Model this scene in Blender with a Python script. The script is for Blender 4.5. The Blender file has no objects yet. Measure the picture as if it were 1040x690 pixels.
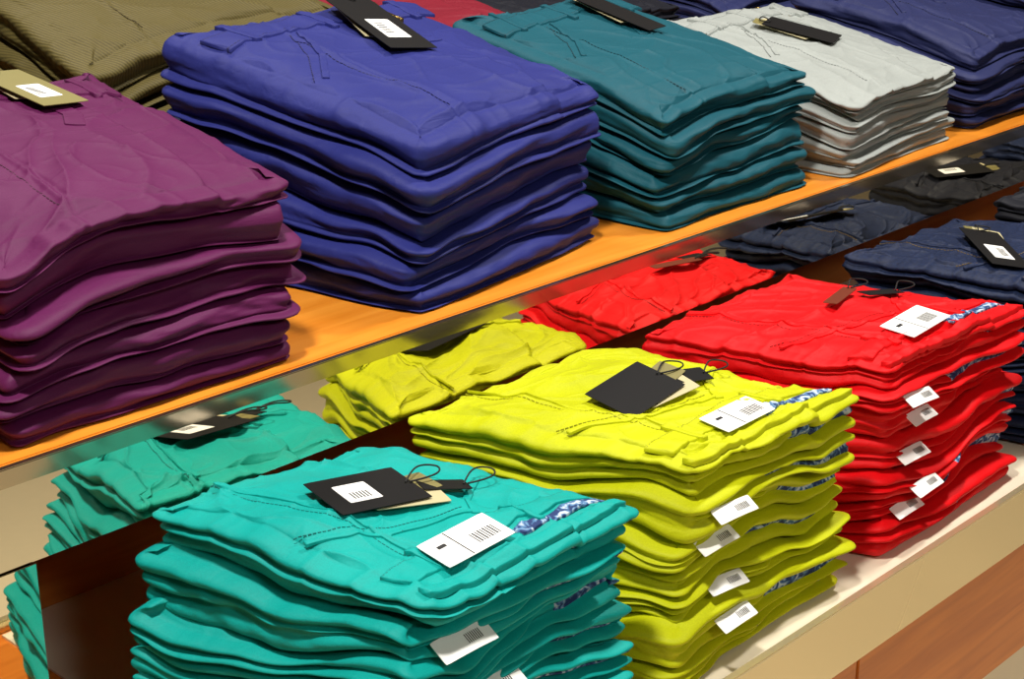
import bpy, math, random
import numpy as np
from mathutils import Vector, Matrix

scene = bpy.context.scene
try:
    scene.view_settings.view_transform = 'Standard'
    scene.view_settings.look = 'None'
except Exception:
    pass

# ------------------------------------------------------------------ helpers
def lin(c):
    out = []
    for v in c:
        v = v / 255.0
        out.append(v / 12.92 if v <= 0.04045 else ((v + 0.055) / 1.055) ** 2.4)
    return (*out, 1.0)

def new_mat(name):
    m = bpy.data.materials.new(name)
    m.use_nodes = True
    nt = m.node_tree
    b = nt.nodes['Principled BSDF']
    return m, nt, b

def fabric(name, col, sheen=0.08, rough=0.62, wr=1.0, cord=False, denim=False, var=0.12):
    m, nt, b = new_mat(name)
    N, L = nt.nodes, nt.links
    tc = N.new('ShaderNodeTexCoord')
    def noise(scale, detail, typ=None, dist=0.0, vec=None):
        n = N.new('ShaderNodeTexNoise'); n.inputs['Scale'].default_value = scale; n.inputs['Detail'].default_value = detail
        n.inputs['Distortion'].default_value = dist
        if typ: n.noise_type = typ
        L.new(vec or tc.outputs['Object'], n.inputs['Vector'])
        return n
    mps = N.new('ShaderNodeMapping'); mps.inputs['Scale'].default_value = (0.45, 1.2, 1.6); mps.inputs['Rotation'].default_value = (0.3, 0.2, 0.7)
    L.new(tc.outputs['Object'], mps.inputs['Vector'])
    n1 = noise(9, 4)
    n2 = noise(700 if not denim else 260, 1)
    n3 = noise(14, 2, 'RIDGED_MULTIFRACTAL', 0.7, mps.outputs[0])
    n4 = noise(42, 2, None, 0.8, mps.outputs[0])
    rmp = N.new('ShaderNodeMix'); rmp.data_type = 'RGBA'
    c = lin(col)
    rmp.inputs[6].default_value = tuple(x * (1 - var) for x in c[:3]) + (1,)
    rmp.inputs[7].default_value = tuple(min(1, x * (1 + var)) for x in c[:3]) + (1,)
    L.new(n1.outputs['Fac'], rmp.inputs[0])
    rm2 = N.new('ShaderNodeMix'); rm2.data_type = 'RGBA'; rm2.blend_type = 'MULTIPLY'
    rm2.inputs[0].default_value = 0.5 if denim else 0.12
    L.new(rmp.outputs[2], rm2.inputs[6])
    cr = N.new('ShaderNodeValToRGB'); cr.color_ramp.elements[0].position = 0.35; cr.color_ramp.elements[1].position = 0.65
    cr.color_ramp.elements[0].color = (0.45, 0.45, 0.45, 1); cr.color_ramp.elements[1].color = (1.3, 1.3, 1.3, 1)
    L.new(n2.outputs['Fac'], cr.inputs['Fac']); L.new(cr.outputs['Color'], rm2.inputs[7])
    L.new(rm2.outputs[2], b.inputs['Base Color'])
    b.inputs['Roughness'].default_value = rough
    b.inputs['Sheen Weight'].default_value = sheen
    b.inputs['Sheen Roughness'].default_value = 0.4
    b.inputs['Sheen Tint'].default_value = tuple(min(1, 0.6 * x + 0.15) for x in c[:3]) + (1,)
    b.inputs['Specular IOR Level'].default_value = 0.25
    bp = N.new('ShaderNodeBump'); bp.inputs['Distance'].default_value = 0.0045 * wr; bp.inputs['Strength'].default_value = 0.6
    L.new(n3.outputs['Fac'], bp.inputs['Height'])
    bp4 = N.new('ShaderNodeBump'); bp4.inputs['Distance'].default_value = 0.003; bp4.inputs['Strength'].default_value = 0.45
    L.new(n4.outputs['Fac'], bp4.inputs['Height']); L.new(bp.outputs[0], bp4.inputs['Normal'])
    bp2 = N.new('ShaderNodeBump'); bp2.inputs['Distance'].default_value = 0.0002; bp2.inputs['Strength'].default_value = 0.4
    if cord:
        mp = N.new('ShaderNodeMapping'); mp.inputs['Rotation'].default_value = (0, 0, 0.5)
        L.new(tc.outputs['Object'], mp.inputs['Vector'])
        w = N.new('ShaderNodeTexWave'); w.inputs['Scale'].default_value = 85; w.inputs['Distortion'].default_value = 0.5
        w.inputs['Detail'].default_value = 1
        w.bands_direction = 'DIAGONAL'
        L.new(mp.outputs[0], w.inputs['Vector'])
        L.new(w.outputs['Fac'], bp2.inputs['Height']); bp2.inputs['Distance'].default_value = 0.0008
        rm3 = N.new('ShaderNodeMix'); rm3.data_type = 'RGBA'; rm3.blend_type = 'MULTIPLY'; rm3.inputs[0].default_value = 0.4
        L.new(rm2.outputs[2], rm3.inputs[6]); L.new(w.outputs['Color'], rm3.inputs[7])
        L.new(rm3.outputs[2], b.inputs['Base Color'])
    else:
        L.new(n2.outputs['Fac'], bp2.inputs['Height'])
    L.new(bp4.outputs[0], bp2.inputs['Normal'])
    L.new(bp2.outputs[0], b.inputs['Normal'])
    return m

def plain(name, col, rough=0.5, metal=0.0, spec=0.5):
    m, nt, b = new_mat(name)
    N, L = nt.nodes, nt.links
    tc = N.new('ShaderNodeTexCoord')
    n = N.new('ShaderNodeTexNoise'); n.inputs['Scale'].default_value = 30
    L.new(tc.outputs['Object'], n.inputs['Vector'])
    mx = N.new('ShaderNodeMix'); mx.data_type = 'RGBA'
    c = lin(col)
    mx.inputs[6].default_value = tuple(x * 0.93 for x in c[:3]) + (1,)
    mx.inputs[7].default_value = c
    L.new(n.outputs['Fac'], mx.inputs[0]); L.new(mx.outputs[2], b.inputs['Base Color'])
    b.inputs['Roughness'].default_value = rough
    b.inputs['Metallic'].default_value = metal
    b.inputs['Specular IOR Level'].default_value = spec
    return m

def wood(name, c1, c2, rough=0.35):
    m, nt, b = new_mat(name)
    N, L = nt.nodes, nt.links
    tc = N.new('ShaderNodeTexCoord')
    mp = N.new('ShaderNodeMapping'); mp.inputs['Scale'].default_value = (1.2, 14, 14)
    L.new(tc.outputs['Object'], mp.inputs['Vector'])
    n = N.new('ShaderNodeTexNoise'); n.inputs['Scale'].default_value = 3; n.inputs['Detail'].default_value = 6; n.inputs['Distortion'].default_value = 0.6
    L.new(mp.outputs[0], n.inputs['Vector'])
    cr = N.new('ShaderNodeValToRGB')
    cr.color_ramp.elements[0].position = 0.3; cr.color_ramp.elements[0].color = lin(c1)
    cr.color_ramp.elements[1].position = 0.7; cr.color_ramp.elements[1].color = lin(c2)
    L.new(n.outputs['Fac'], cr.inputs['Fac']); L.new(cr.outputs['Color'], b.inputs['Base Color'])
    b.inputs['Roughness'].default_value = rough
    return m

def lining_mat():
    m, nt, b = new_mat('floral_lining')
    N, L = nt.nodes, nt.links
    tc = N.new('ShaderNodeTexCoord')
    n = N.new('ShaderNodeTexNoise'); n.inputs['Scale'].default_value = 90; n.inputs['Detail'].default_value = 2; n.inputs['Distortion'].default_value = 1.2
    L.new(tc.outputs['Object'], n.inputs['Vector'])
    cr = N.new('ShaderNodeValToRGB')
    e = cr.color_ramp.elements
    e[0].position = 0.42; e[0].color = lin((26, 48, 100))
    e[1].position = 0.62; e[1].color = lin((190, 202, 214))
    k = e.new(0.52); k.color = lin((80, 125, 170))
    L.new(n.outputs['Fac'], cr.inputs['Fac']); L.new(cr.outputs['Color'], b.inputs['Base Color'])
    b.inputs['Roughness'].default_value = 0.8
    return m

def mirror(name, col, rough, metal=1.0, bump=0.3):
    m, nt, b = new_mat(name)
    N, L = nt.nodes, nt.links
    b.inputs['Base Color'].default_value = lin(col)
    b.inputs['Metallic'].default_value = metal
    b.inputs['Roughness'].default_value = rough
    tc = N.new('ShaderNodeTexCoord')
    n = N.new('ShaderNodeTexNoise'); n.inputs['Scale'].default_value = 3
    L.new(tc.outputs['Object'], n.inputs['Vector'])
    bp = N.new('ShaderNodeBump'); bp.inputs['Distance'].default_value = 0.0004; bp.inputs['Strength'].default_value = bump
    L.new(n.outputs['Fac'], bp.inputs['Height']); L.new(bp.outputs[0], b.inputs['Normal'])
    return m

def add_obj(name, me, parent=None, mats=()):
    ob = bpy.data.objects.new(name, me)
    scene.collection.objects.link(ob)
    for mt in mats:
        me.materials.append(mt)
    if parent:
        ob.parent = parent
    return ob

def box(name, x0, x1, y0, y1, z0, z1, mat, parent=None, bevel=0.0, shear=0.0):
    import bmesh
    bm = bmesh.new()
    bmesh.ops.create_cube(bm, size=1)
    for v in bm.verts:
        zz = (v.co.z) * (z1 - z0)
        v.co = Vector(((x0 + x1) / 2 + v.co.x * (x1 - x0), (y0 + y1) / 2 + v.co.y * (y1 - y0) + shear * zz, (z0 + z1) / 2 + zz))
    if bevel:
        bmesh.ops.bevel(bm, geom=bm.edges[:], offset=bevel, segments=2, affect='EDGES')
    me = bpy.data.meshes.new(name); bm.to_mesh(me); bm.free()
    return add_obj(name, me, parent, [mat])

def empty(name, loc=(0, 0, 0)):
    e = bpy.data.objects.new(name, None)
    e.empty_display_size = 0.05
    e.location = loc
    scene.collection.objects.link(e)
    return e

# ------------------------------------------------------------------ materials
M = {
    'purple': fabric('purple_twill', (86, 20, 70)),
    'blue': fabric('royal_blue_twill', (36, 42, 112)),
    'teal': fabric('dark_teal_twill', (14, 78, 92)),
    'grey': fabric('light_grey_twill', (152, 158, 155)),
    'navy': fabric('navy_twill', (36, 42, 84)),
    'olive': fabric('olive_corduroy', (96, 86, 46), cord=True),
    'maroon': fabric('maroon_twill', (120, 22, 40)),
    'turq': fabric('turquoise_twill', (0, 156, 149), wr=1.2),
    'chart': fabric('chartreuse_twill', (186, 192, 4), wr=1.2),
    'red': fabric('red_twill', (216, 0, 10), wr=1.2),
    'denim': fabric('dark_denim', (24, 36, 66), denim=True),
    'black': fabric('black_twill', (22, 24, 34)),
}
THREAD = {k: plain(k + '_thread', c, 0.8) for k, c in {
    'purple': (62, 12, 46), 'blue': (24, 26, 78), 'teal': (4, 50, 60), 'grey': (110, 114, 112), 'navy': (20, 24, 50),
    'olive': (60, 50, 24), 'maroon': (70, 8, 20), 'turq': (0, 120, 116), 'chart': (150, 150, 0), 'red': (160, 0, 6),
    'denim': (110, 92, 60), 'black': (10, 10, 12)}.items()}
M_LIN = lining_mat()
M_WOOD = wood('orange_wood', (214, 126, 32), (234, 152, 54), 0.28)
M_WOOD2 = wood('drawer_wood', (190, 100, 26), (220, 128, 44), 0.35)
M_WOOD3 = wood('recess_wood', (200, 110, 40), (228, 140, 60), 0.45)
M_TRAY = plain('beige_laminate', (228, 216, 192), 0.4)
M_MIR = mirror('polished_steel', (240, 232, 208), 0.02)
M_GOLD = mirror('champagne_steel', (232, 214, 170), 0.16, 0.7)
M_TRIM = mirror('trim_steel', (190, 176, 150), 0.12, 0.95)
M_BLACK = plain('black_card', (18, 17, 18), 0.6, spec=0.25)
M_WHITE = plain('white_label', (245, 245, 242), 0.5)
M_CREAM = plain('cream_card', (190, 180, 140), 0.55)
M_KHAKI = plain('olive_card', (128, 120, 72), 0.5)
M_INK = plain('ink', (30, 30, 32), 0.6)
M_CORD = plain('black_string', (15, 15, 15), 0.7)
M_BRASS = plain('zip_brass', (190, 160, 90), 0.3, 1.0)
M_BROWNCORD = plain('brown_leather_tag', (110, 45, 25), 0.5)
M_FLOOR = plain('floor_stone', (222, 208, 178), 0.35)
M_WALL = plain('wall_paint', (160, 148, 126), 0.8)
M_CEIL = plain('ceiling_paint', (150, 146, 138), 0.8)

# ------------------------------------------------------------------ noise
class SN:
    """smooth pseudo noise: random plane waves"""
    def __init__(self, rng, freq, n=9, dims=2):
        d = rng.normal(size=(n, dims)); d /= np.linalg.norm(d, axis=1)[:, None]
        self.k = d * freq * rng.uniform(0.5, 1.5, size=(n, 1))
        self.p = rng.uniform(0, 6.283, n); self.n = n
    def __call__(self, *xs):
        s = 0
        for i in range(self.n):
            a = self.p[i]
            for j, x in enumerate(xs):
                a = a + self.k[i, j] * x
            s = s + np.sin(a)
        return s / math.sqrt(self.n / 2.0) * 0.6

def smooth(x):
    x = np.clip(x, 0, 1)
    return x * x * (3 - 2 * x)

def perimeter(P, rc):
    seg = 2 * (1 - rc); arc = math.pi / 2 * rc
    tot = 4 * (seg + arc)
    uv = np.zeros((P, 2)); nn = np.zeros((P, 2))
    dirs = [((-1 + rc, -1), (1, 0), (0, -1), (1 - rc, -1 + rc), -math.pi / 2),
            ((1, -1 + rc), (0, 1), (1, 0), (1 - rc, 1 - rc), 0),
            ((1 - rc, 1), (-1, 0), (0, 1), (-1 + rc, 1 - rc), math.pi / 2),
            ((-1, 1 - rc), (0, -1), (-1, 0), (-1 + rc, -1 + rc), math.pi)]
    for i in range(P):
        s = tot * i / P
        q = int(s // (seg + arc)); q = min(q, 3); r = s - q * (seg + arc)
        st, d, n, c, a0 = dirs[q]
        if r < seg:
            uv[i] = (st[0] + d[0] * r, st[1] + d[1] * r); nn[i] = n
        else:
            a = a0 + (r - seg) / rc
            nn[i] = (math.cos(a), math.sin(a)); uv[i] = (c[0] + rc * math.cos(a), c[1] + rc * math.sin(a))
    for _ in range(int(P * 0.01) + 1):
        nn = (nn + np.roll(nn, 1, 0) + np.roll(nn, -1, 0)) / 3
    nn /= np.linalg.norm(nn, axis=1)[:, None]
    return uv, nn

TOPS = {}
SURF = {}

def make_stack(name, key, corners, n, h_front, h_back, z0, seed, bounds=(0, 0.76, 1),
               corner=0.2, lining=False, D=0.023, jitter=0.009, fillL=0.93, fillF=0.85, rough=1.0, taper=0.0, edge=0.04, wave=1.0):
    """corners FL FR BR BL in world xy"""
    mat = M[key]
    rng = np.random.default_rng(seed)
    C = np.array(corners, float)
    cen = C.mean(axis=0)
    root = empty(name, (cen[0], cen[1], z0))
    C = C - cen
    FL, FR, BR, BL = C
    base = rng.uniform(0.8, 1.2, n); base /= base.sum()
    nf = [SN(rng, 2.6) for _ in range(n)]
    nf2 = [SN(rng, 6.0) for _ in range(n)]
    nf3 = [SN(rng, 13.0) for _ in range(n)]
    def ths(u, v):
        b = (v + 1) / 2
        H = h_front * (1 - b) + h_back * b
        H = H * (1 - corner * np.exp(-((u + 1) ** 2 + (v + 1) ** 2) / 0.16))
        m = np.maximum(np.abs(u), np.abs(v))
        H = H * (1 - edge * m ** 6)
        q = np.array([0.19 * nf[i](u, v) + 0.09 * nf2[i](u, v) + 0.03 * nf3[i](u, v) for i in range(n)]) * wave
        mean = np.tensordot(base, q, 1)
        q = q - 0.75 * mean
        bb = base.reshape((n,) + (1,) * u.ndim)
        return bb * H * (1 + q)
    def zlo(i, u, v):
        return ths(u, v)[:i].sum(axis=0)
    def zhi(i, u, v):
        return ths(u, v)[:i + 1].sum(axis=0)
    NL = len(bounds) - 1
    for i in range(n):
        top = (i == n - 1)
        P = 460 if top else 280
        uv, nn = perimeter(P, 0.06 + 0.05 * rng.random())
        E = 13 if NL < 3 else 10
        dx, dy = rng.uniform(-jitter, jitter, 2); rot = rng.uniform(-0.035, 0.035)
        dy = min(dy, 0.3 * jitter)
        if top: dx, dy, rot = dx * 0.3, dy * 0.3, 0.0
        sc = 1 + rng.uniform(-0.02, 0.01)
        tp = taper * i / max(1, n - 1)
        def mp(u, v):
            a = ((u + 1) / 2)[..., None]; b = ((v + 1) / 2)[..., None]
            L_ = FL * (1 - b) + BL * b + np.array([tp, 0])
            R_ = FR * (1 - b) + BR * b
            return L_ * (1 - a) + R_ * a
        ow = SN(rng, 3.0)(uv[:, 0], uv[:, 1]) * 0.005 * rough + SN(rng, 9.0)(uv[:, 0], uv[:, 1]) * 0.002 * rough
        wl = np.clip(-nn[:, 0], 0, 1) ** 2; wf = np.clip(-nn[:, 1], 0, 1) ** 2
        wr_ = np.clip(nn[:, 0], 0, 1) ** 2; wb = np.clip(nn[:, 1], 0, 1) ** 2
        ow = ow * (1 - 0.8 * wb) - 0.004 * wb
        fill = wl * fillL + wf * fillF + wr_ * 0.5 + wb * 0.8
        fill = np.clip(fill + 0.3 * SN(rng, 3.0)(uv[:, 0], uv[:, 1]), 0.0, 0.97)
        rings = []
        ks_top = np.concatenate([[0.01], np.linspace(0.04, 1, 88)]) if top else np.array([0.01, 0.6, 0.8, 0.9, 0.96, 1.0])
        creaseN = SN(rng, 4.0); creaseM = SN(rng, 9.0); fineN = SN(rng, 24.0); creaseK = SN(rng, 16.0)
        ph = seed * 1.3
        def topfun(u, v, i=i):
            z = zhi(i, u, v)
            r1 = 1 - np.abs(creaseN(u, v)); r2 = 1 - np.abs(creaseM(u, v + 0.3 * u)); r3 = 1 - np.abs(creaseK(u * 0.6, v))
            z = z + 0.0040 * rough * np.clip(r1, 0, 1) ** 6 + 0.0024 * rough * np.clip(r2, 0, 1) ** 6 + 0.0010 * rough * np.clip(r3, 0, 1) ** 5 + 0.0004 * fineN(u, v)
            du = u - (0.42 + 0.06 * np.sin(2 * v + ph))
            z = z - 0.0065 * smooth(du / 0.014)
            d2 = u + 0.47 + 0.05 * np.sin(1.7 * v + seed)
            z = z + 0.0025 * np.exp(-(d2 / 0.016) ** 2) - 0.0015 * np.exp(-((d2 - 0.035) / 0.012) ** 2)
            return z
        for k in ks_top:
            u = uv[:, 0] * k; v = uv[:, 1] * k
            xy = mp(u, v) * sc - nn * (D * k ** 6) + nn * (ow * k ** 4)[:, None]
            z = topfun(u, v) if top else zhi(i, u, v)
            rings.append((xy, z, None))
        gw2 = SN(rng, 2.5, dims=3); sw = SN(rng, 9.0, dims=3); sw2 = SN(rng, 22.0, dims=3)
        gws = [SN(rng, 3.0) for _ in range(NL + 1)]
        u = uv[:, 0]; v = uv[:, 1]
        zbot = zlo(i, u, v)
        ztop = rings[-1][1]
        thk = ztop - zbot
        base_xy = mp(u, v) * sc
        lobamp = rng.uniform(0.7, 1.15, NL)
        bd = np.array(bounds, float)
        B = [np.full(P, bd[q]) + (0 if q in (0, NL) else 1) * (rng.uniform(-0.07, 0.07) + 0.10 * gws[q](u, v)) for q in range(NL + 1)]
        for q in range(1, NL): B[q] = np.clip(B[q], B[q - 1] + 0.08, 1 - 0.08 * (NL - q))
        for q in range(NL):
            for jj in range(1, E + 1):
                t = 0.5 - 0.5 * math.cos(math.pi * jj / E)
                e = B[q] * (1 - t) + B[q + 1] * t
                lob = math.sin(math.pi * min(t ** 0.9, 1)) ** 0.45 * lobamp[q] if 0 < jj < E else 0.0
                lob = np.full(P, lob)
                if lining and q == 1:
                    mk = wf * smooth((u + 0.1) / 0.3)
                    lob = lob * (1 - 0.6 * mk)
                env = np.clip(np.sin(math.pi * np.clip(e, 0, 1)), 0, 1) ** 0.45
                off = np.maximum(env * fill, lob * np.minimum(1, env * 1.6))
                off = off + 0.24 * env * gw2(u, v, e * 2.0) + 0.12 * env * sw(u, v, e) + 0.06 * env * sw2(u, v, e)
                off = off + 0.25 * env * (0.5 - e)
                o = -D + D * off
                xy = base_xy + nn * (o + ow)[:, None]
                z = zbot + thk * (1 - e)
                rings.append((xy, z, q))
        nE = E * NL
        for k in (0.96, 0.85, 0.5, 0.01):
            u2 = uv[:, 0] * k; v2 = uv[:, 1] * k
            rings.append((mp(u2, v2) * sc - nn * (D * k ** 6), zlo(i, u2, v2), None))
        R = len(rings)
        cr_, sr_ = math.cos(rot), math.sin(rot)
        co = np.zeros((R, P, 3))
        for r, (xy, z, _) in enumerate(rings):
            co[r, :, 0] = xy[:, 0] * cr_ - xy[:, 1] * sr_ + dx
            co[r, :, 1] = xy[:, 0] * sr_ + xy[:, 1] * cr_ + dy
            co[r, :, 2] = np.maximum(z, 0.0006)
        idx = np.arange(R * P).reshape(R, P)
        a = idx[:-1]; b = idx[1:]
        an = np.roll(a, -1, axis=1); bn = np.roll(b, -1, axis=1)
        quads = np.stack([a, b, bn, an], axis=-1).reshape(-1, 4)
        me = bpy.data.meshes.new(name + '_garment')
        faces = quads.tolist()
        faces.append(list(range(P)))
        faces.append(list(range(R * P - 1, R * P - P - 1, -1)))
        me.from_pydata(co.reshape(-1, 3).tolist(), [], faces)
        me.polygons.foreach_set('use_smooth', [True] * len(me.polygons))
        add_obj('garment_%d' % (i + 1), me, root, [mat, M_LIN])
        if lining:
            mi = np.zeros(len(faces), dtype=np.int32)
            nt_ = len(ks_top)
            thr = rng.uniform(-0.3, 0.5)
            for r in range(nt_ - 1, nt_ - 1 + nE):
                li = rings[r + 1][2]
                if li != 1: continue
                sel = (wf > 0.35) & (uv[:, 0] > thr)
                mi[r * P:(r + 1) * P][sel] = 1
            me.polygons.foreach_set('material_index', mi.tolist())
        me.update()
        off3 = np.array([cen[0], cen[1], z0])
        if top:
            TOPS[name] = co[:len(ks_top)].reshape(-1, 3) + off3
            def surf(u, v, mp=mp, sc=sc, dx=dx, dy=dy, topfun=topfun):
                u = np.asarray(u, float); v = np.asarray(v, float)
                xy = mp(u, v) * sc * 0.985
                return np.stack([xy[..., 0] + dx, xy[..., 1] + dy, topfun(u, v)], axis=-1)
            SURF[name] = (surf, root, key)
        TOPS[(name, i)] = co.reshape(-1, 3) + off3
    return root

def strip(nm, stk, pts, width, thick, mat, lift=0.0003, ns=90):
    surf, root, key = SURF[stk]
    pts = np.array(pts, float)
    d = np.concatenate([[0], np.cumsum(np.linalg.norm(np.diff(pts, axis=0), axis=1))]); d /= d[-1]
    t = np.linspace(0, 1, ns)
    path = np.stack([np.interp(t, d, pts[:, 0]), np.interp(t, d, pts[:, 1])], axis=1)
    for _ in range(6):
        path[1:-1] = (path[:-2] + path[1:-1] + path[2:]) / 3
    tan = np.gradient(path, axis=0); tan /= np.linalg.norm(tan, axis=1)[:, None]
    lat = np.stack([-tan[:, 1], tan[:, 0]], axis=1)
    prof = [(-0.5, -0.6), (-0.5, 0.5), (-0.485, 0.9), (-0.45, 1.0), (-0.2, 1.0), (0, 1.02), (0.2, 1.0), (0.45, 1.0), (0.485, 0.9), (0.5, 0.5), (0.5, -0.6)]
    V = []
    for s, h in prof:
        q = path + lat * (s * width / 0.165)
        p = surf(q[:, 0], q[:, 1])
        p[:, 2] += lift + thick * h
        V.append(p)
    V = np.array(V)
    K = len(prof)
    V = V.transpose(1, 0, 2)
    faces = []
    for a in range(ns - 1):
        for b in range(K - 1):
            faces.append((a * K + b, (a + 1) * K + b, (a + 1) * K + b + 1, a * K + b + 1))
    faces.append(list(range(K))); faces.append([(ns - 1) * K + b for b in range(K - 1, -1, -1)])
    me = bpy.data.meshes.new(nm); me.from_pydata(V.reshape(-1, 3).tolist(), [], faces)
    me.polygons.foreach_set('use_smooth', [True] * len(faces)); me.update()
    return add_obj(nm, me, root, [mat])

def stitches(stk, pts, lift=0.0006, mat=None, dash=0.0034, gap=0.0016, wd=0.0009):
    surf, root, key = SURF[stk]
    pts = np.array(pts, float)
    d = np.concatenate([[0], np.cumsum(np.linalg.norm(np.diff(pts, axis=0), axis=1))]); T = d[-1]
    nst = int(T * 0.165 / (dash + gap))
    Q = []
    for s in range(nst):
        q = []
        for tt in (s * (dash + gap), s * (dash + gap) + dash):
            t = min(T, tt / 0.165)
            q.append((np.interp(t, d, pts[:, 0]), np.interp(t, d, pts[:, 1])))
        q = np.array(q); tn = q[1] - q[0]
        L = np.linalg.norm(tn)
        if L < 1e-6: continue
        tn /= L; la = np.array([-tn[1], tn[0]]) * wd / 0.165 / 2
        Q += [q[0] - la, q[1] - la, q[1] + la, q[0] + la]
    Q = np.array(Q)
    p = surf(Q[:, 0], Q[:, 1]).reshape(-1, 4, 3)
    lo = p.copy(); lo[..., 2] -= 0.0005; hi = p.copy(); hi[..., 2] += lift
    V = np.concatenate([lo, hi], axis=1).reshape(-1, 3)
    faces = []
    for s in range(len(p)):
        st = s * 8
        faces += [(st + 4, st + 5, st + 6, st + 7), (st, st + 1, st + 5, st + 4), (st + 1, st + 2, st + 6, st + 5), (st + 2, st + 3, st + 7, st + 6), (st + 3, st, st + 4, st + 7)]
    me = bpy.data.meshes.new('stitching'); me.from_pydata(V.tolist(), [], faces); me.update()
    add_obj('stitching', me, root, [mat or THREAD[key]])

def details_back(stk, fly=0.35):
    surf, root, key = SURF[stk]
    m = M[key]
    wb = [(-0.93, 0.62), (-0.5, 0.66), (0.1, 0.70), (0.5, 0.70), (0.93, 0.66)]
    strip('waistband', stk, wb, 0.038, 0.003, m)
    up_ = [(u, v - 0.10) for u, v in wb]; dn = [(u, v + 0.10) for u, v in wb]
    stitches(stk, up_, 0.0034); stitches(stk, dn, 0.0034)
    for uc in (-0.7, -0.05, 0.72):
        strip('belt_loop', stk, [(uc, 0.50), (uc + 0.01, 0.86)], 0.009, 0.0042, m, ns=16)
    strip('pocket_welt', stk, [(-0.78, -0.12), (-0.55, 0.12), (-0.35, 0.52)], 0.007, 0.0018, m)
    stitches(stk, [(-0.86, -0.10), (-0.64, 0.15), (-0.44, 0.52)], 0.0008)
    strip('fly_placket', stk, [(fly, 0.55), (fly + 0.02, 0.2), (fly - 0.1, 0.0)], 0.02, 0.0016, m)
    strip('zip', stk, [(fly + 0.16, 0.92), (fly + 0.12, 0.70), (fly + 0.1, 0.5)], 0.005, 0.0048, M_BRASS)
    stitches(stk, [(-0.47 - 0.04, v) for v in np.linspace(-0.85, 0.4, 6)], 0.0009)

def details_front(stk):
    surf, root, key = SURF[stk]
    m = M[key]
    strip('waistband', stk, [(-0.93, -0.72), (-0.5, -0.66), (0.1, -0.62), (0.5, -0.6), (0.93, -0.66)], 0.03, 0.003, m)
    stitches(stk, [(-0.93, -0.64), (-0.5, -0.58), (0.1, -0.54), (0.5, -0.52), (0.93, -0.58)], 0.0034)
    strip('patterned_lining', stk, [(0.1, -0.80), (0.3, -0.79), (0.6, -0.78), (0.94, -0.80)], 0.014, 0.002, M_LIN)
    strip('waistband_edge', stk, [(-0.95, -0.93), (-0.3, -0.95), (0.3, -0.94), (0.96, -0.93)], 0.014, 0.0045, m)
    for uc in (-0.55, 0.35):
        strip('belt_loop', stk, [(uc, -0.80), (uc + 0.02, -0.50)], 0.009, 0.0045, m, ns=16)
    strip('pocket_welt', stk, [(0.2, -0.45), (0.45, -0.2), (0.85, 0.0)], 0.008, 0.0022, m)
    strip('leg_seam', stk, [(-0.5, -0.55), (-0.46, 0.0), (-0.5, 0.5), (-0.45, 0.95)], 0.006, 0.002, m)
    stitches(stk, [(-0.57, -0.55), (-0.53, 0.0), (-0.57, 0.5), (-0.52, 0.95)], 0.0009)
    strip('yoke_seam', stk, [(-0.92, -0.1), (-0.5, -0.28), (-0.1, -0.35), (0.25, -0.4)], 0.006, 0.002, m)
    stitches(stk, [(-0.92, -0.02), (-0.5, -0.20), (-0.1, -0.27), (0.25, -0.32)], 0.0009)

def slopes(name, x, y, r=0.05):
    """fit local plane of the top garment so cards lie on the cloth"""
    t = TOPS[name]
    d = (t[:, 0] - x) ** 2 + (t[:, 1] - y) ** 2
    s = t[d < r * r]
    A = np.stack([s[:, 0] - x, s[:, 1] - y, np.ones(len(s))], axis=1)
    k, *_ = np.linalg.lstsq(A, s[:, 2], rcond=None)
    res = s[:, 2] - A @ k
    return k[0], k[1], k[2] + np.percentile(res, 96)

def child_at(parent, ob):
    ob.parent = parent
    ob.matrix_parent_inverse = Matrix.Translation(-parent.location)

def card(name, parent, origin, rotz, tiltx, tilty, w, h, mat, t=0.0008, curl=0.0, oz=0.0, ox=0.0, oy=0.0, rc=0.0008):
    nx, ny = 14, 8
    verts, faces = [], []
    for s in (1, 0):
        for j in range(ny + 1):
            for i in range(nx + 1):
                x = (i / nx - 0.5) * w; y = (j / ny - 0.5) * h
                if j in (0, ny) and i in (0, nx):
                    x *= 1 - rc / w; y *= 1 - rc / h
                z = s * t + curl * ((2 * x / w) ** 2) * 0.5 + oz
                verts.append((x + ox, y + oy, z))
    st = (nx + 1) * (ny + 1)
    for j in range(ny):
        for i in range(nx):
            a = j * (nx + 1) + i
            faces.append((a, a + 1, a + nx + 2, a + nx + 1))
            faces.append((st + a, st + a + nx + 1, st + a + nx + 2, st + a + 1))
    bd = [i for i in range(nx + 1)] + [(j) * (nx + 1) + nx for j in range(1, ny + 1)] + \
         [ny * (nx + 1) + i for i in range(nx - 1, -1, -1)] + [j * (nx + 1) for j in range(ny - 1, 0, -1)]
    for q in range(len(bd)):
        a, b = bd[q], bd[(q + 1) % len(bd)]
        faces.append((a, st + a, st + b, b))
    me = bpy.data.meshes.new(name); me.from_pydata(verts, [], faces); me.update()
    ob = add_obj(name, me, None, [mat])
    ob.location = origin
    ob.rotation_euler = (tiltx, tilty, rotz)
    child_at(parent, ob)
    return ob

def string(name, parent, pts, r=0.0008, mat=None):
    cu = bpy.data.curves.new(name, 'CURVE'); cu.dimensions = '3D'
    sp = cu.splines.new('NURBS'); sp.points.add(len(pts) - 1)
    for p, q in zip(sp.points, pts):
        p.co = (*q, 1)
    sp.use_endpoint_u = True; sp.order_u = 3
    cu.bevel_depth = r; cu.bevel_resolution = 2; cu.resolution_u = 8
    ob = bpy.data.objects.new(name, cu); scene.collection.objects.link(ob)
    cu.materials.append(mat or M_CORD)
    child_at(parent, ob)
    return ob

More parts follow.
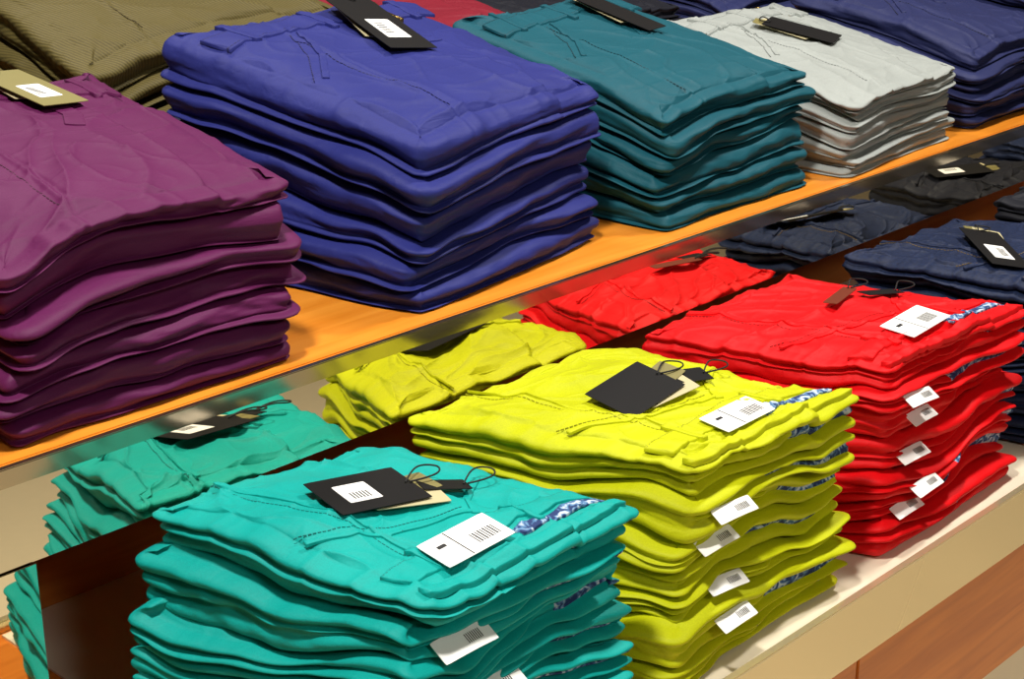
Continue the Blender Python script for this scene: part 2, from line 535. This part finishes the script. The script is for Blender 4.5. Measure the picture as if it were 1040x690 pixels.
def hangtag(stk, x, y, rot, w=0.095, h=0.06, under=True, main=None, lift=0.001, tx=0.0, ty=0.0, sticker=True, side=1):
    """cards lie on the local plane of the cloth (gx, gy); tx, ty = extra lean"""
    root = bpy.data.objects[stk]
    gx, gy, z0 = slopes(stk, x, y)
    def lean(r):
        c, s = math.cos(r), math.sin(r)
        sx = gx * c + gy * s; sy = -gx * s + gy * c
        return tx + math.atan(sy), ty - math.atan(sx)
    z0 += lift + abs(math.sin(tx)) * h * 0.5 + abs(math.sin(ty)) * w * 0.5
    def zz(px, py, up=0.0):
        return z0 + gx * (px - x) + gy * (py - y) + up
    c, s = math.cos(rot), math.sin(rot)
    if under:
        px, py = x + side * c * 0.03 + s * 0.004, y + side * s * 0.03 - c * 0.016
        a, b = lean(rot - 0.15)
        card('cream_card', root, (px, py, zz(px, py, -0.0)), rot - 0.15, a, b, w * 0.78, h * 0.7, M_CREAM)
        px, py = x + side * c * 0.048, y + side * s * 0.048 - 0.002
        a, b = lean(rot + 0.12)
        card('booklet_card', root, (px, py, zz(px, py, 0.0012)), rot + 0.12, a, b, w * 0.55, h * 0.5, M_KHAKI)
    a, b = lean(rot)
    z = zz(x, y, 0.0032)
    card('hang_tag', root, (x, y, z), rot, a, b, w, h, main or M_BLACK)
    if sticker:
        card('barcode_sticker', root, (x, y, z), rot, a, b, w * 0.36, h * 0.5, M_WHITE, t=0.0003, oz=0.0009, ox=-side * w * 0.12)
        for q in range(6):
            card('barcode_bar', root, (x, y, z), rot, a, b, w * 0.014, h * 0.18, M_INK, t=0.0002, oz=0.0013, ox=-side * w * 0.12 + (q - 2.5) * w * 0.035, oy=-h * 0.08, rc=0.0002)
    hx, hy = x + side * c * w * 0.46, y + side * s * w * 0.46
    z = z - math.sin(b) * side * w * 0.46
    string('tag_string', root, [(hx - side * c * 0.004, hy, z + 0.002), (hx + side * c * 0.012, hy + 0.008, z + 0.008), (hx + side * c * 0.035 - s * 0.01, hy + 0.018, z + 0.003),
                                (hx + side * c * 0.05, hy + 0.004, z + 0.001), (hx + side * c * 0.03, hy - 0.012, z + 0.002), (hx, hy - 0.002, z + 0.002)], 0.001)

def size_label(stk, x, y, rot, w=0.075, h=0.04, lift=0.0015, tx=0.0):
    root = bpy.data.objects[stk]
    c, s = math.cos(rot), math.sin(rot)
    gx, gy, z = slopes(stk, x, y, 0.035)
    gx *= 0.8; gy *= 0.8
    sx = gx * c + gy * s; sy = -gx * s + gy * c
    tx = tx + math.atan(sy); ty = -math.atan(sx)
    z += lift + 0.003
    card('size_label', root, (x, y, z), rot, tx, ty, w, h, M_WHITE)
    for q in range(9):
        card('barcode_bar', root, (x, y, z), rot, tx, ty, 0.0010 + 0.0006 * (q % 2), h * 0.36, M_INK, t=0.0002, oz=0.001, ox=w * 0.08 + q * 0.0034, oy=-h * 0.1, rc=0.0001)
    card('size_print', root, (x, y, z), rot, tx, ty, 0.0012, h * 0.96, M_INK, t=0.0002, oz=0.001, ox=-w * 0.12, rc=0.0001)
    card('size_print', root, (x, y, z), rot, tx, ty, w * 0.12, h * 0.10, M_INK, t=0.0002, oz=0.001, ox=-w * 0.3, oy=h * 0.14, rc=0.0002)

def front_label(stk, gi, u, rng, w=0.062, h=0.020, tilt=0.55):
    root = bpy.data.objects[stk]
    t = TOPS[(stk, gi)]
    xmin, xmax = t[:, 0].min(), t[:, 0].max()
    x = xmin + (xmax - xmin) * u
    s = t[(np.abs(t[:, 0] - x) < w * 0.5) & (t[:, 1] < t[:, 1].mean())]
    yf = np.percentile(s[:, 1], 2)
    nearf = s[s[:, 1] < yf + 0.012]
    z = nearf[:, 2].mean()
    ro = rng.uniform(-0.08, 0.08)
    ty = rng.uniform(-0.03, 0.06)
    card('front_label', root, (x, yf - 0.004, z), ro, tilt, ty, w, h, M_WHITE, curl=-0.004)
    for q in range(8):
        card('label_bar', root, (x, yf - 0.004, z), ro, tilt, ty, 0.0009, h * 0.4, M_INK, t=0.0002, oz=0.0010, ox=w * 0.02 + q * 0.0026, rc=0.0001)

# ------------------------------------------------------------------ room
CAMZ = 1.62
US = 0.972
SH = CAMZ - 0.632 * US      # upper shelf surface
TR = 0.64                   # lower tray surface
YM = 1.252                  # fascia plane
ZB = CAMZ - 0.7145          # mirror bottom
box('floor', -4.5, 8.0, -4.0, 5.5, -0.05, 0.0, M_FLOOR)
box('wall_back', -4.5, 8.0, 5.5, 5.6, 0.0, 3.4, M_WALL)
box('wall_front', -4.5, 8.0, -4.1, -4.0, 0.0, 3.4, M_WALL)
box('wall_right', 8.0, 8.1, -4.0, 5.5, 0.0, 3.4, M_WALL)
box('wall_left', -4.6, -4.5, -4.0, 5.5, 0.0, 3.4, M_WALL)
box('ceiling', -4.5, 8.0, -4.0, 5.5, 3.4, 3.5, M_CEIL)

tb = empty('tiered_display_table', (0, 0, 0))
XL, XR = -0.4, 5.0
box('upper_shelf_board', XL, XR, YM + 0.008, 2.7, SH - 0.03, SH, M_WOOD, tb, 0.0015)
box('shelf_edge_trim', XL, XR, YM - 0.001, YM + 0.0075, SH - 0.020, SH - 0.001, M_TRIM, tb, 0.001)
box('mirror_fascia', XL, XR, YM, YM + 0.012, ZB, SH - 0.0205, M_MIR, tb, 0.0, shear=0.055)
box('recess_ceiling', XL, XR, YM + 0.016, 1.64, ZB + 0.001, ZB + 0.02, M_WOOD3, tb)
box('recess_back', XL, XR, 1.60, 1.64, TR, ZB, M_WOOD3, tb)
box('mirror_side_panel', XL, 0.665, YM - 0.006, YM + 0.006, TR + 0.001, ZB - 0.001, M_MIR, tb, 0.0)
box('tray_board', XL, XR, 0.905, 1.64, TR - 0.03, TR - 0.003, M_WOOD2, tb)
box('tray_inlay', 0.79, XR, 0.912, 1.599, TR - 0.0029, TR, M_TRAY, tb)
box('tray_front_fascia', XL, XR, 0.892, 0.904, 0.56, 0.652, M_GOLD, tb, 0.0015)
xs = [XL, -0.044, 0.756, 1.556, 2.356, 3.156, 3.956, XR]
for a, b in zip(xs[:-1], xs[1:]):
    box('drawer_front', a + 0.002, b - 0.002, 0.896, 0.92, 0.372, 0.558, M_WOOD2, tb, 0.0015)
box('table_core', XL + 0.02, XR - 0.02, 0.921, 2.65, 0.372, TR - 0.031, M_WOOD3, tb)
box('plinth', XL + 0.1, XR - 0.1, 0.96, 2.6, 0.0, 0.371, M_TRAY, tb)
box('upper_core', XL + 0.02, XR - 0.02, 1.641, 2.65, TR - 0.03, SH - 0.031, M_WOOD3, tb)

# ------------------------------------------------------------------ stacks, upper
def up(pts):
    return [(x * US, y * US) for x, y in pts]
def ustack(name, key, pts, n, hf, hb, seed, **k):
    make_stack(name, key, up(pts), n, hf * US, hb * US, SH, seed, **k)

ustack('purple_trousers_stack', 'purple', [(0.69, 1.305), (1.04, 1.31), (1.06, 1.72), (0.69, 1.70)], 7, 0.22, 0.27, 11, corner=0.14, fillF=0.92)
ustack('blue_trousers_stack', 'blue', [(1.222, 1.315), (1.61, 1.375), (1.585, 1.74), (1.14, 1.70)], 6, 0.22, 0.305, 22, corner=0.03)
ustack('teal_trousers_stack', 'teal', [(1.68, 1.325), (2.045, 1.335), (2.01, 1.72), (1.64, 1.70)], 6, 0.185, 0.265, 33, corner=0.12)
ustack('grey_trousers_stack', 'grey', [(2.11, 1.30), (2.47, 1.325), (2.45, 1.70), (2.085, 1.68)], 7, 0.135, 0.21, 44, corner=0.1, D=0.015, fillF=0.6)
ustack('navy_trousers_stack', 'navy', [(2.54, 1.33), (2.90, 1.335), (2.88, 1.72), (2.50, 1.70)], 6, 0.15, 0.22, 55, corner=0.1)
ustack('navy_trousers_stack.001', 'navy', [(2.97, 1.33), (3.33, 1.335), (3.30, 1.70), (2.95, 1.70)], 6, 0.15, 0.22, 56, corner=0.1)
ustack('olive_corduroy_trousers_stack', 'olive', [(1.13, 1.84), (1.60, 1.86), (1.58, 2.24), (1.10, 2.22)], 6, 0.27, 0.36, 66, corner=0.1)
ustack('maroon_trousers_stack', 'maroon', [(1.68, 1.84), (1.98, 1.85), (1.97, 2.20), (1.66, 2.20)], 6, 0.215, 0.26, 77, corner=0.1)
ustack('olive_corduroy_trousers_stack.001', 'olive', [(0.68, 1.84), (1.04, 1.86), (1.04, 2.22), (0.66, 2.22)], 5, 0.26, 0.34, 67, corner=0.1)
ustack('black_trousers_stack', 'black', [(2.06, 1.84), (2.42, 1.85), (2.41, 2.20), (2.05, 2.20)], 6, 0.19, 0.22, 78, corner=0.1)
ustack('navy_trousers_stack.002', 'navy', [(2.52, 1.84), (2.88, 1.85), (2.87, 2.20), (2.5, 2.20)], 6, 0.18, 0.22, 79, corner=0.1)
ustack('navy_trousers_stack.003', 'navy', [(2.98, 1.84), (3.34, 1.85), (3.33, 2.20), (2.96, 2.20)], 6, 0.18, 0.22, 80, corner=0.1)
for s_, f in (('purple_trousers_stack', 0.3), ('blue_trousers_stack', 0.45), ('teal_trousers_stack', 0.3), ('grey_trousers_stack', 0.4),
           ('navy_trousers_stack', 0.3), ('navy_trousers_stack.001', 0.3), ('olive_corduroy_trousers_stack', 0.3)):
    details_back(s_, f)

# ------------------------------------------------------------------ stacks, lower
low = dict(bounds=(0, 0.36, 0.62, 1), lining=True, fillL=0.6, fillF=0.3, D=0.021, jitter=0.010, rough=1.2, corner=0.0, edge=0.02, wave=1.6)
make_stack('turquoise_trousers_stack', 'turq', [(0.775, 0.935), (1.165, 0.935), (1.06, 1.246), (0.685, 1.246)], 7, 0.262, 0.276, TR, 101, taper=0.10, **low)
make_stack('chartreuse_trousers_stack', 'chart', [(1.235, 0.935), (1.575, 0.935), (1.455, 1.246), (1.105, 1.246)], 7, 0.274, 0.278, TR, 102, taper=0.02, **low)
make_stack('red_trousers_stack', 'red', [(1.655, 0.94), (2.015, 0.94), (1.87, 1.246), (1.53, 1.246)], 7, 0.262, 0.274, TR, 103, **low)
make_stack('denim_jeans_stack', 'denim', [(2.12, 0.95), (2.44, 0.95), (2.34, 1.246), (2.01, 1.246)], 7, 0.26, 0.27, TR, 104, **low)
make_stack('black_trousers_stack.001', 'black', [(2.55, 0.95), (2.86, 0.95), (2.78, 1.246), (2.46, 1.246)], 7, 0.26, 0.27, TR, 105, **low)
make_stack('denim_jeans_stack.001', 'denim', [(2.98, 0.95), (3.28, 0.95), (3.2, 1.246), (2.89, 1.246)], 7, 0.26, 0.27, TR, 106, **low)
for s_ in ('turquoise_trousers_stack', 'chartreuse_trousers_stack', 'red_trousers_stack', 'denim_jeans_stack', 'black_trousers_stack.001'):
    details_front(s_)

# ------------------------------------------------------------------ tags
hangtag('turquoise_trousers_stack', 0.955, 1.11, -0.15, 0.105, 0.075)
hangtag('turquoise_trousers_stack', 1.035, 1.085, -0.35, 0.055, 0.025, sticker=False, under=False)
size_label('turquoise_trousers_stack', 0.968, 0.985, 0.0, 0.088, 0.046)
hangtag('chartreuse_trousers_stack', 1.345, 1.09, 0.05, 0.10, 0.07, sticker=False)
hangtag('chartreuse_trousers_stack', 1.42, 1.075, -0.3, 0.06, 0.03, sticker=False, under=False)
size_label('chartreuse_trousers_stack', 1.385, 0.975, 0.0, 0.088, 0.042)
hangtag('red_trousers_stack', 1.80, 1.11, 0.25, 0.085, 0.02, under=False, main=M_BROWNCORD, sticker=False, lift=0.003)
hangtag('red_trousers_stack', 1.87, 1.09, -0.2, 0.07, 0.025, under=False, sticker=False, lift=0.001)
size_label('red_trousers_stack', 1.80, 0.995, 0.05, 0.10, 0.05)
hangtag('denim_jeans_stack', 2.17, 1.08, 0.9, 0.13, 0.065, tx=0.12)
hangtag('black_trousers_stack.001', 2.60, 1.12, 0.6, 0.11, 0.06)
hangtag('denim_jeans_stack.001', 3.05, 1.12, 0.2, 0.11, 0.06)
hangtag('blue_trousers_stack', 1.375, 1.545, -1.75, 0.165, 0.07, ty=0.10, side=-1)
hangtag('purple_trousers_stack', 0.90, 1.58, -1.45, 0.12, 0.06, ty=0.08, main=M_KHAKI, side=-1)
hangtag('teal_trousers_stack', 1.84, 1.54, -1.35, 0.13, 0.055, ty=0.04, sticker=False, side=-1)
hangtag('grey_trousers_stack', 2.21, 1.47, -1.25, 0.12, 0.055, ty=0.04, sticker=False, side=-1)
rg = np.random.default_rng(5)
for stk, gis in (('turquoise_trousers_stack', ((5, .40), (3, .50))), ('chartreuse_trousers_stack', ((5, .40), (4, .42), (2, .44), (1, .46))), ('red_trousers_stack', ((5, .38), (4, .42), (3, .38), (2, .43), (1, .40)))):
    for g, uu in gis:
        big = (stk == 'turquoise_trousers_stack')
        front_label(stk, g, uu, rg, 0.072 if big else 0.062, 0.026 if big else 0.02)

# ------------------------------------------------------------------ lights
def area(name, loc, size, power, col=(1, 0.95, 0.88), target=None):
    l = bpy.data.lights.new(name, 'AREA'); l.energy = power; l.size = size; l.color = col
    o = bpy.data.objects.new(name, l); o.location = loc; scene.collection.objects.link(o)
    if target:
        d = Vector(target) - Vector(loc); o.rotation_euler = d.to_track_quat('-Z', 'Y').to_euler()
    return o
area('ceiling_light', (0.3, 0.7, 3.3), 0.22, 78, target=(1.0, 1.2, 0.8))
area('ceiling_light.001', (2.6, 0.8, 3.3), 0.22, 55, target=(2.0, 1.2, 0.8))
area('ceiling_light.002', (1.5, 2.7, 3.3), 0.35, 24, target=(1.5, 1.5, 0.8))
area('ceiling_light.003', (0.2, -2.0, 3.3), 0.7, 50, target=(1.2, 1.0, 0.6))
w = bpy.data.worlds.new('world'); scene.world = w; w.use_nodes = True
w.node_tree.nodes['Background'].inputs[0].default_value = (1, 0.97, 0.92, 1)
w.node_tree.nodes['Background'].inputs[1].default_value = 0.3

# ------------------------------------------------------------------ camera
cam = bpy.data.cameras.new('camera'); co_ = bpy.data.objects.new('camera', cam)
scene.collection.objects.link(co_)
co_.location = (0, 0, CAMZ)
co_.rotation_euler = (math.radians(90 - 20.2), 0, math.radians(-46.3))
cam.sensor_width = 36; cam.lens = 57.1; cam.clip_start = 0.02
scene.camera = co_
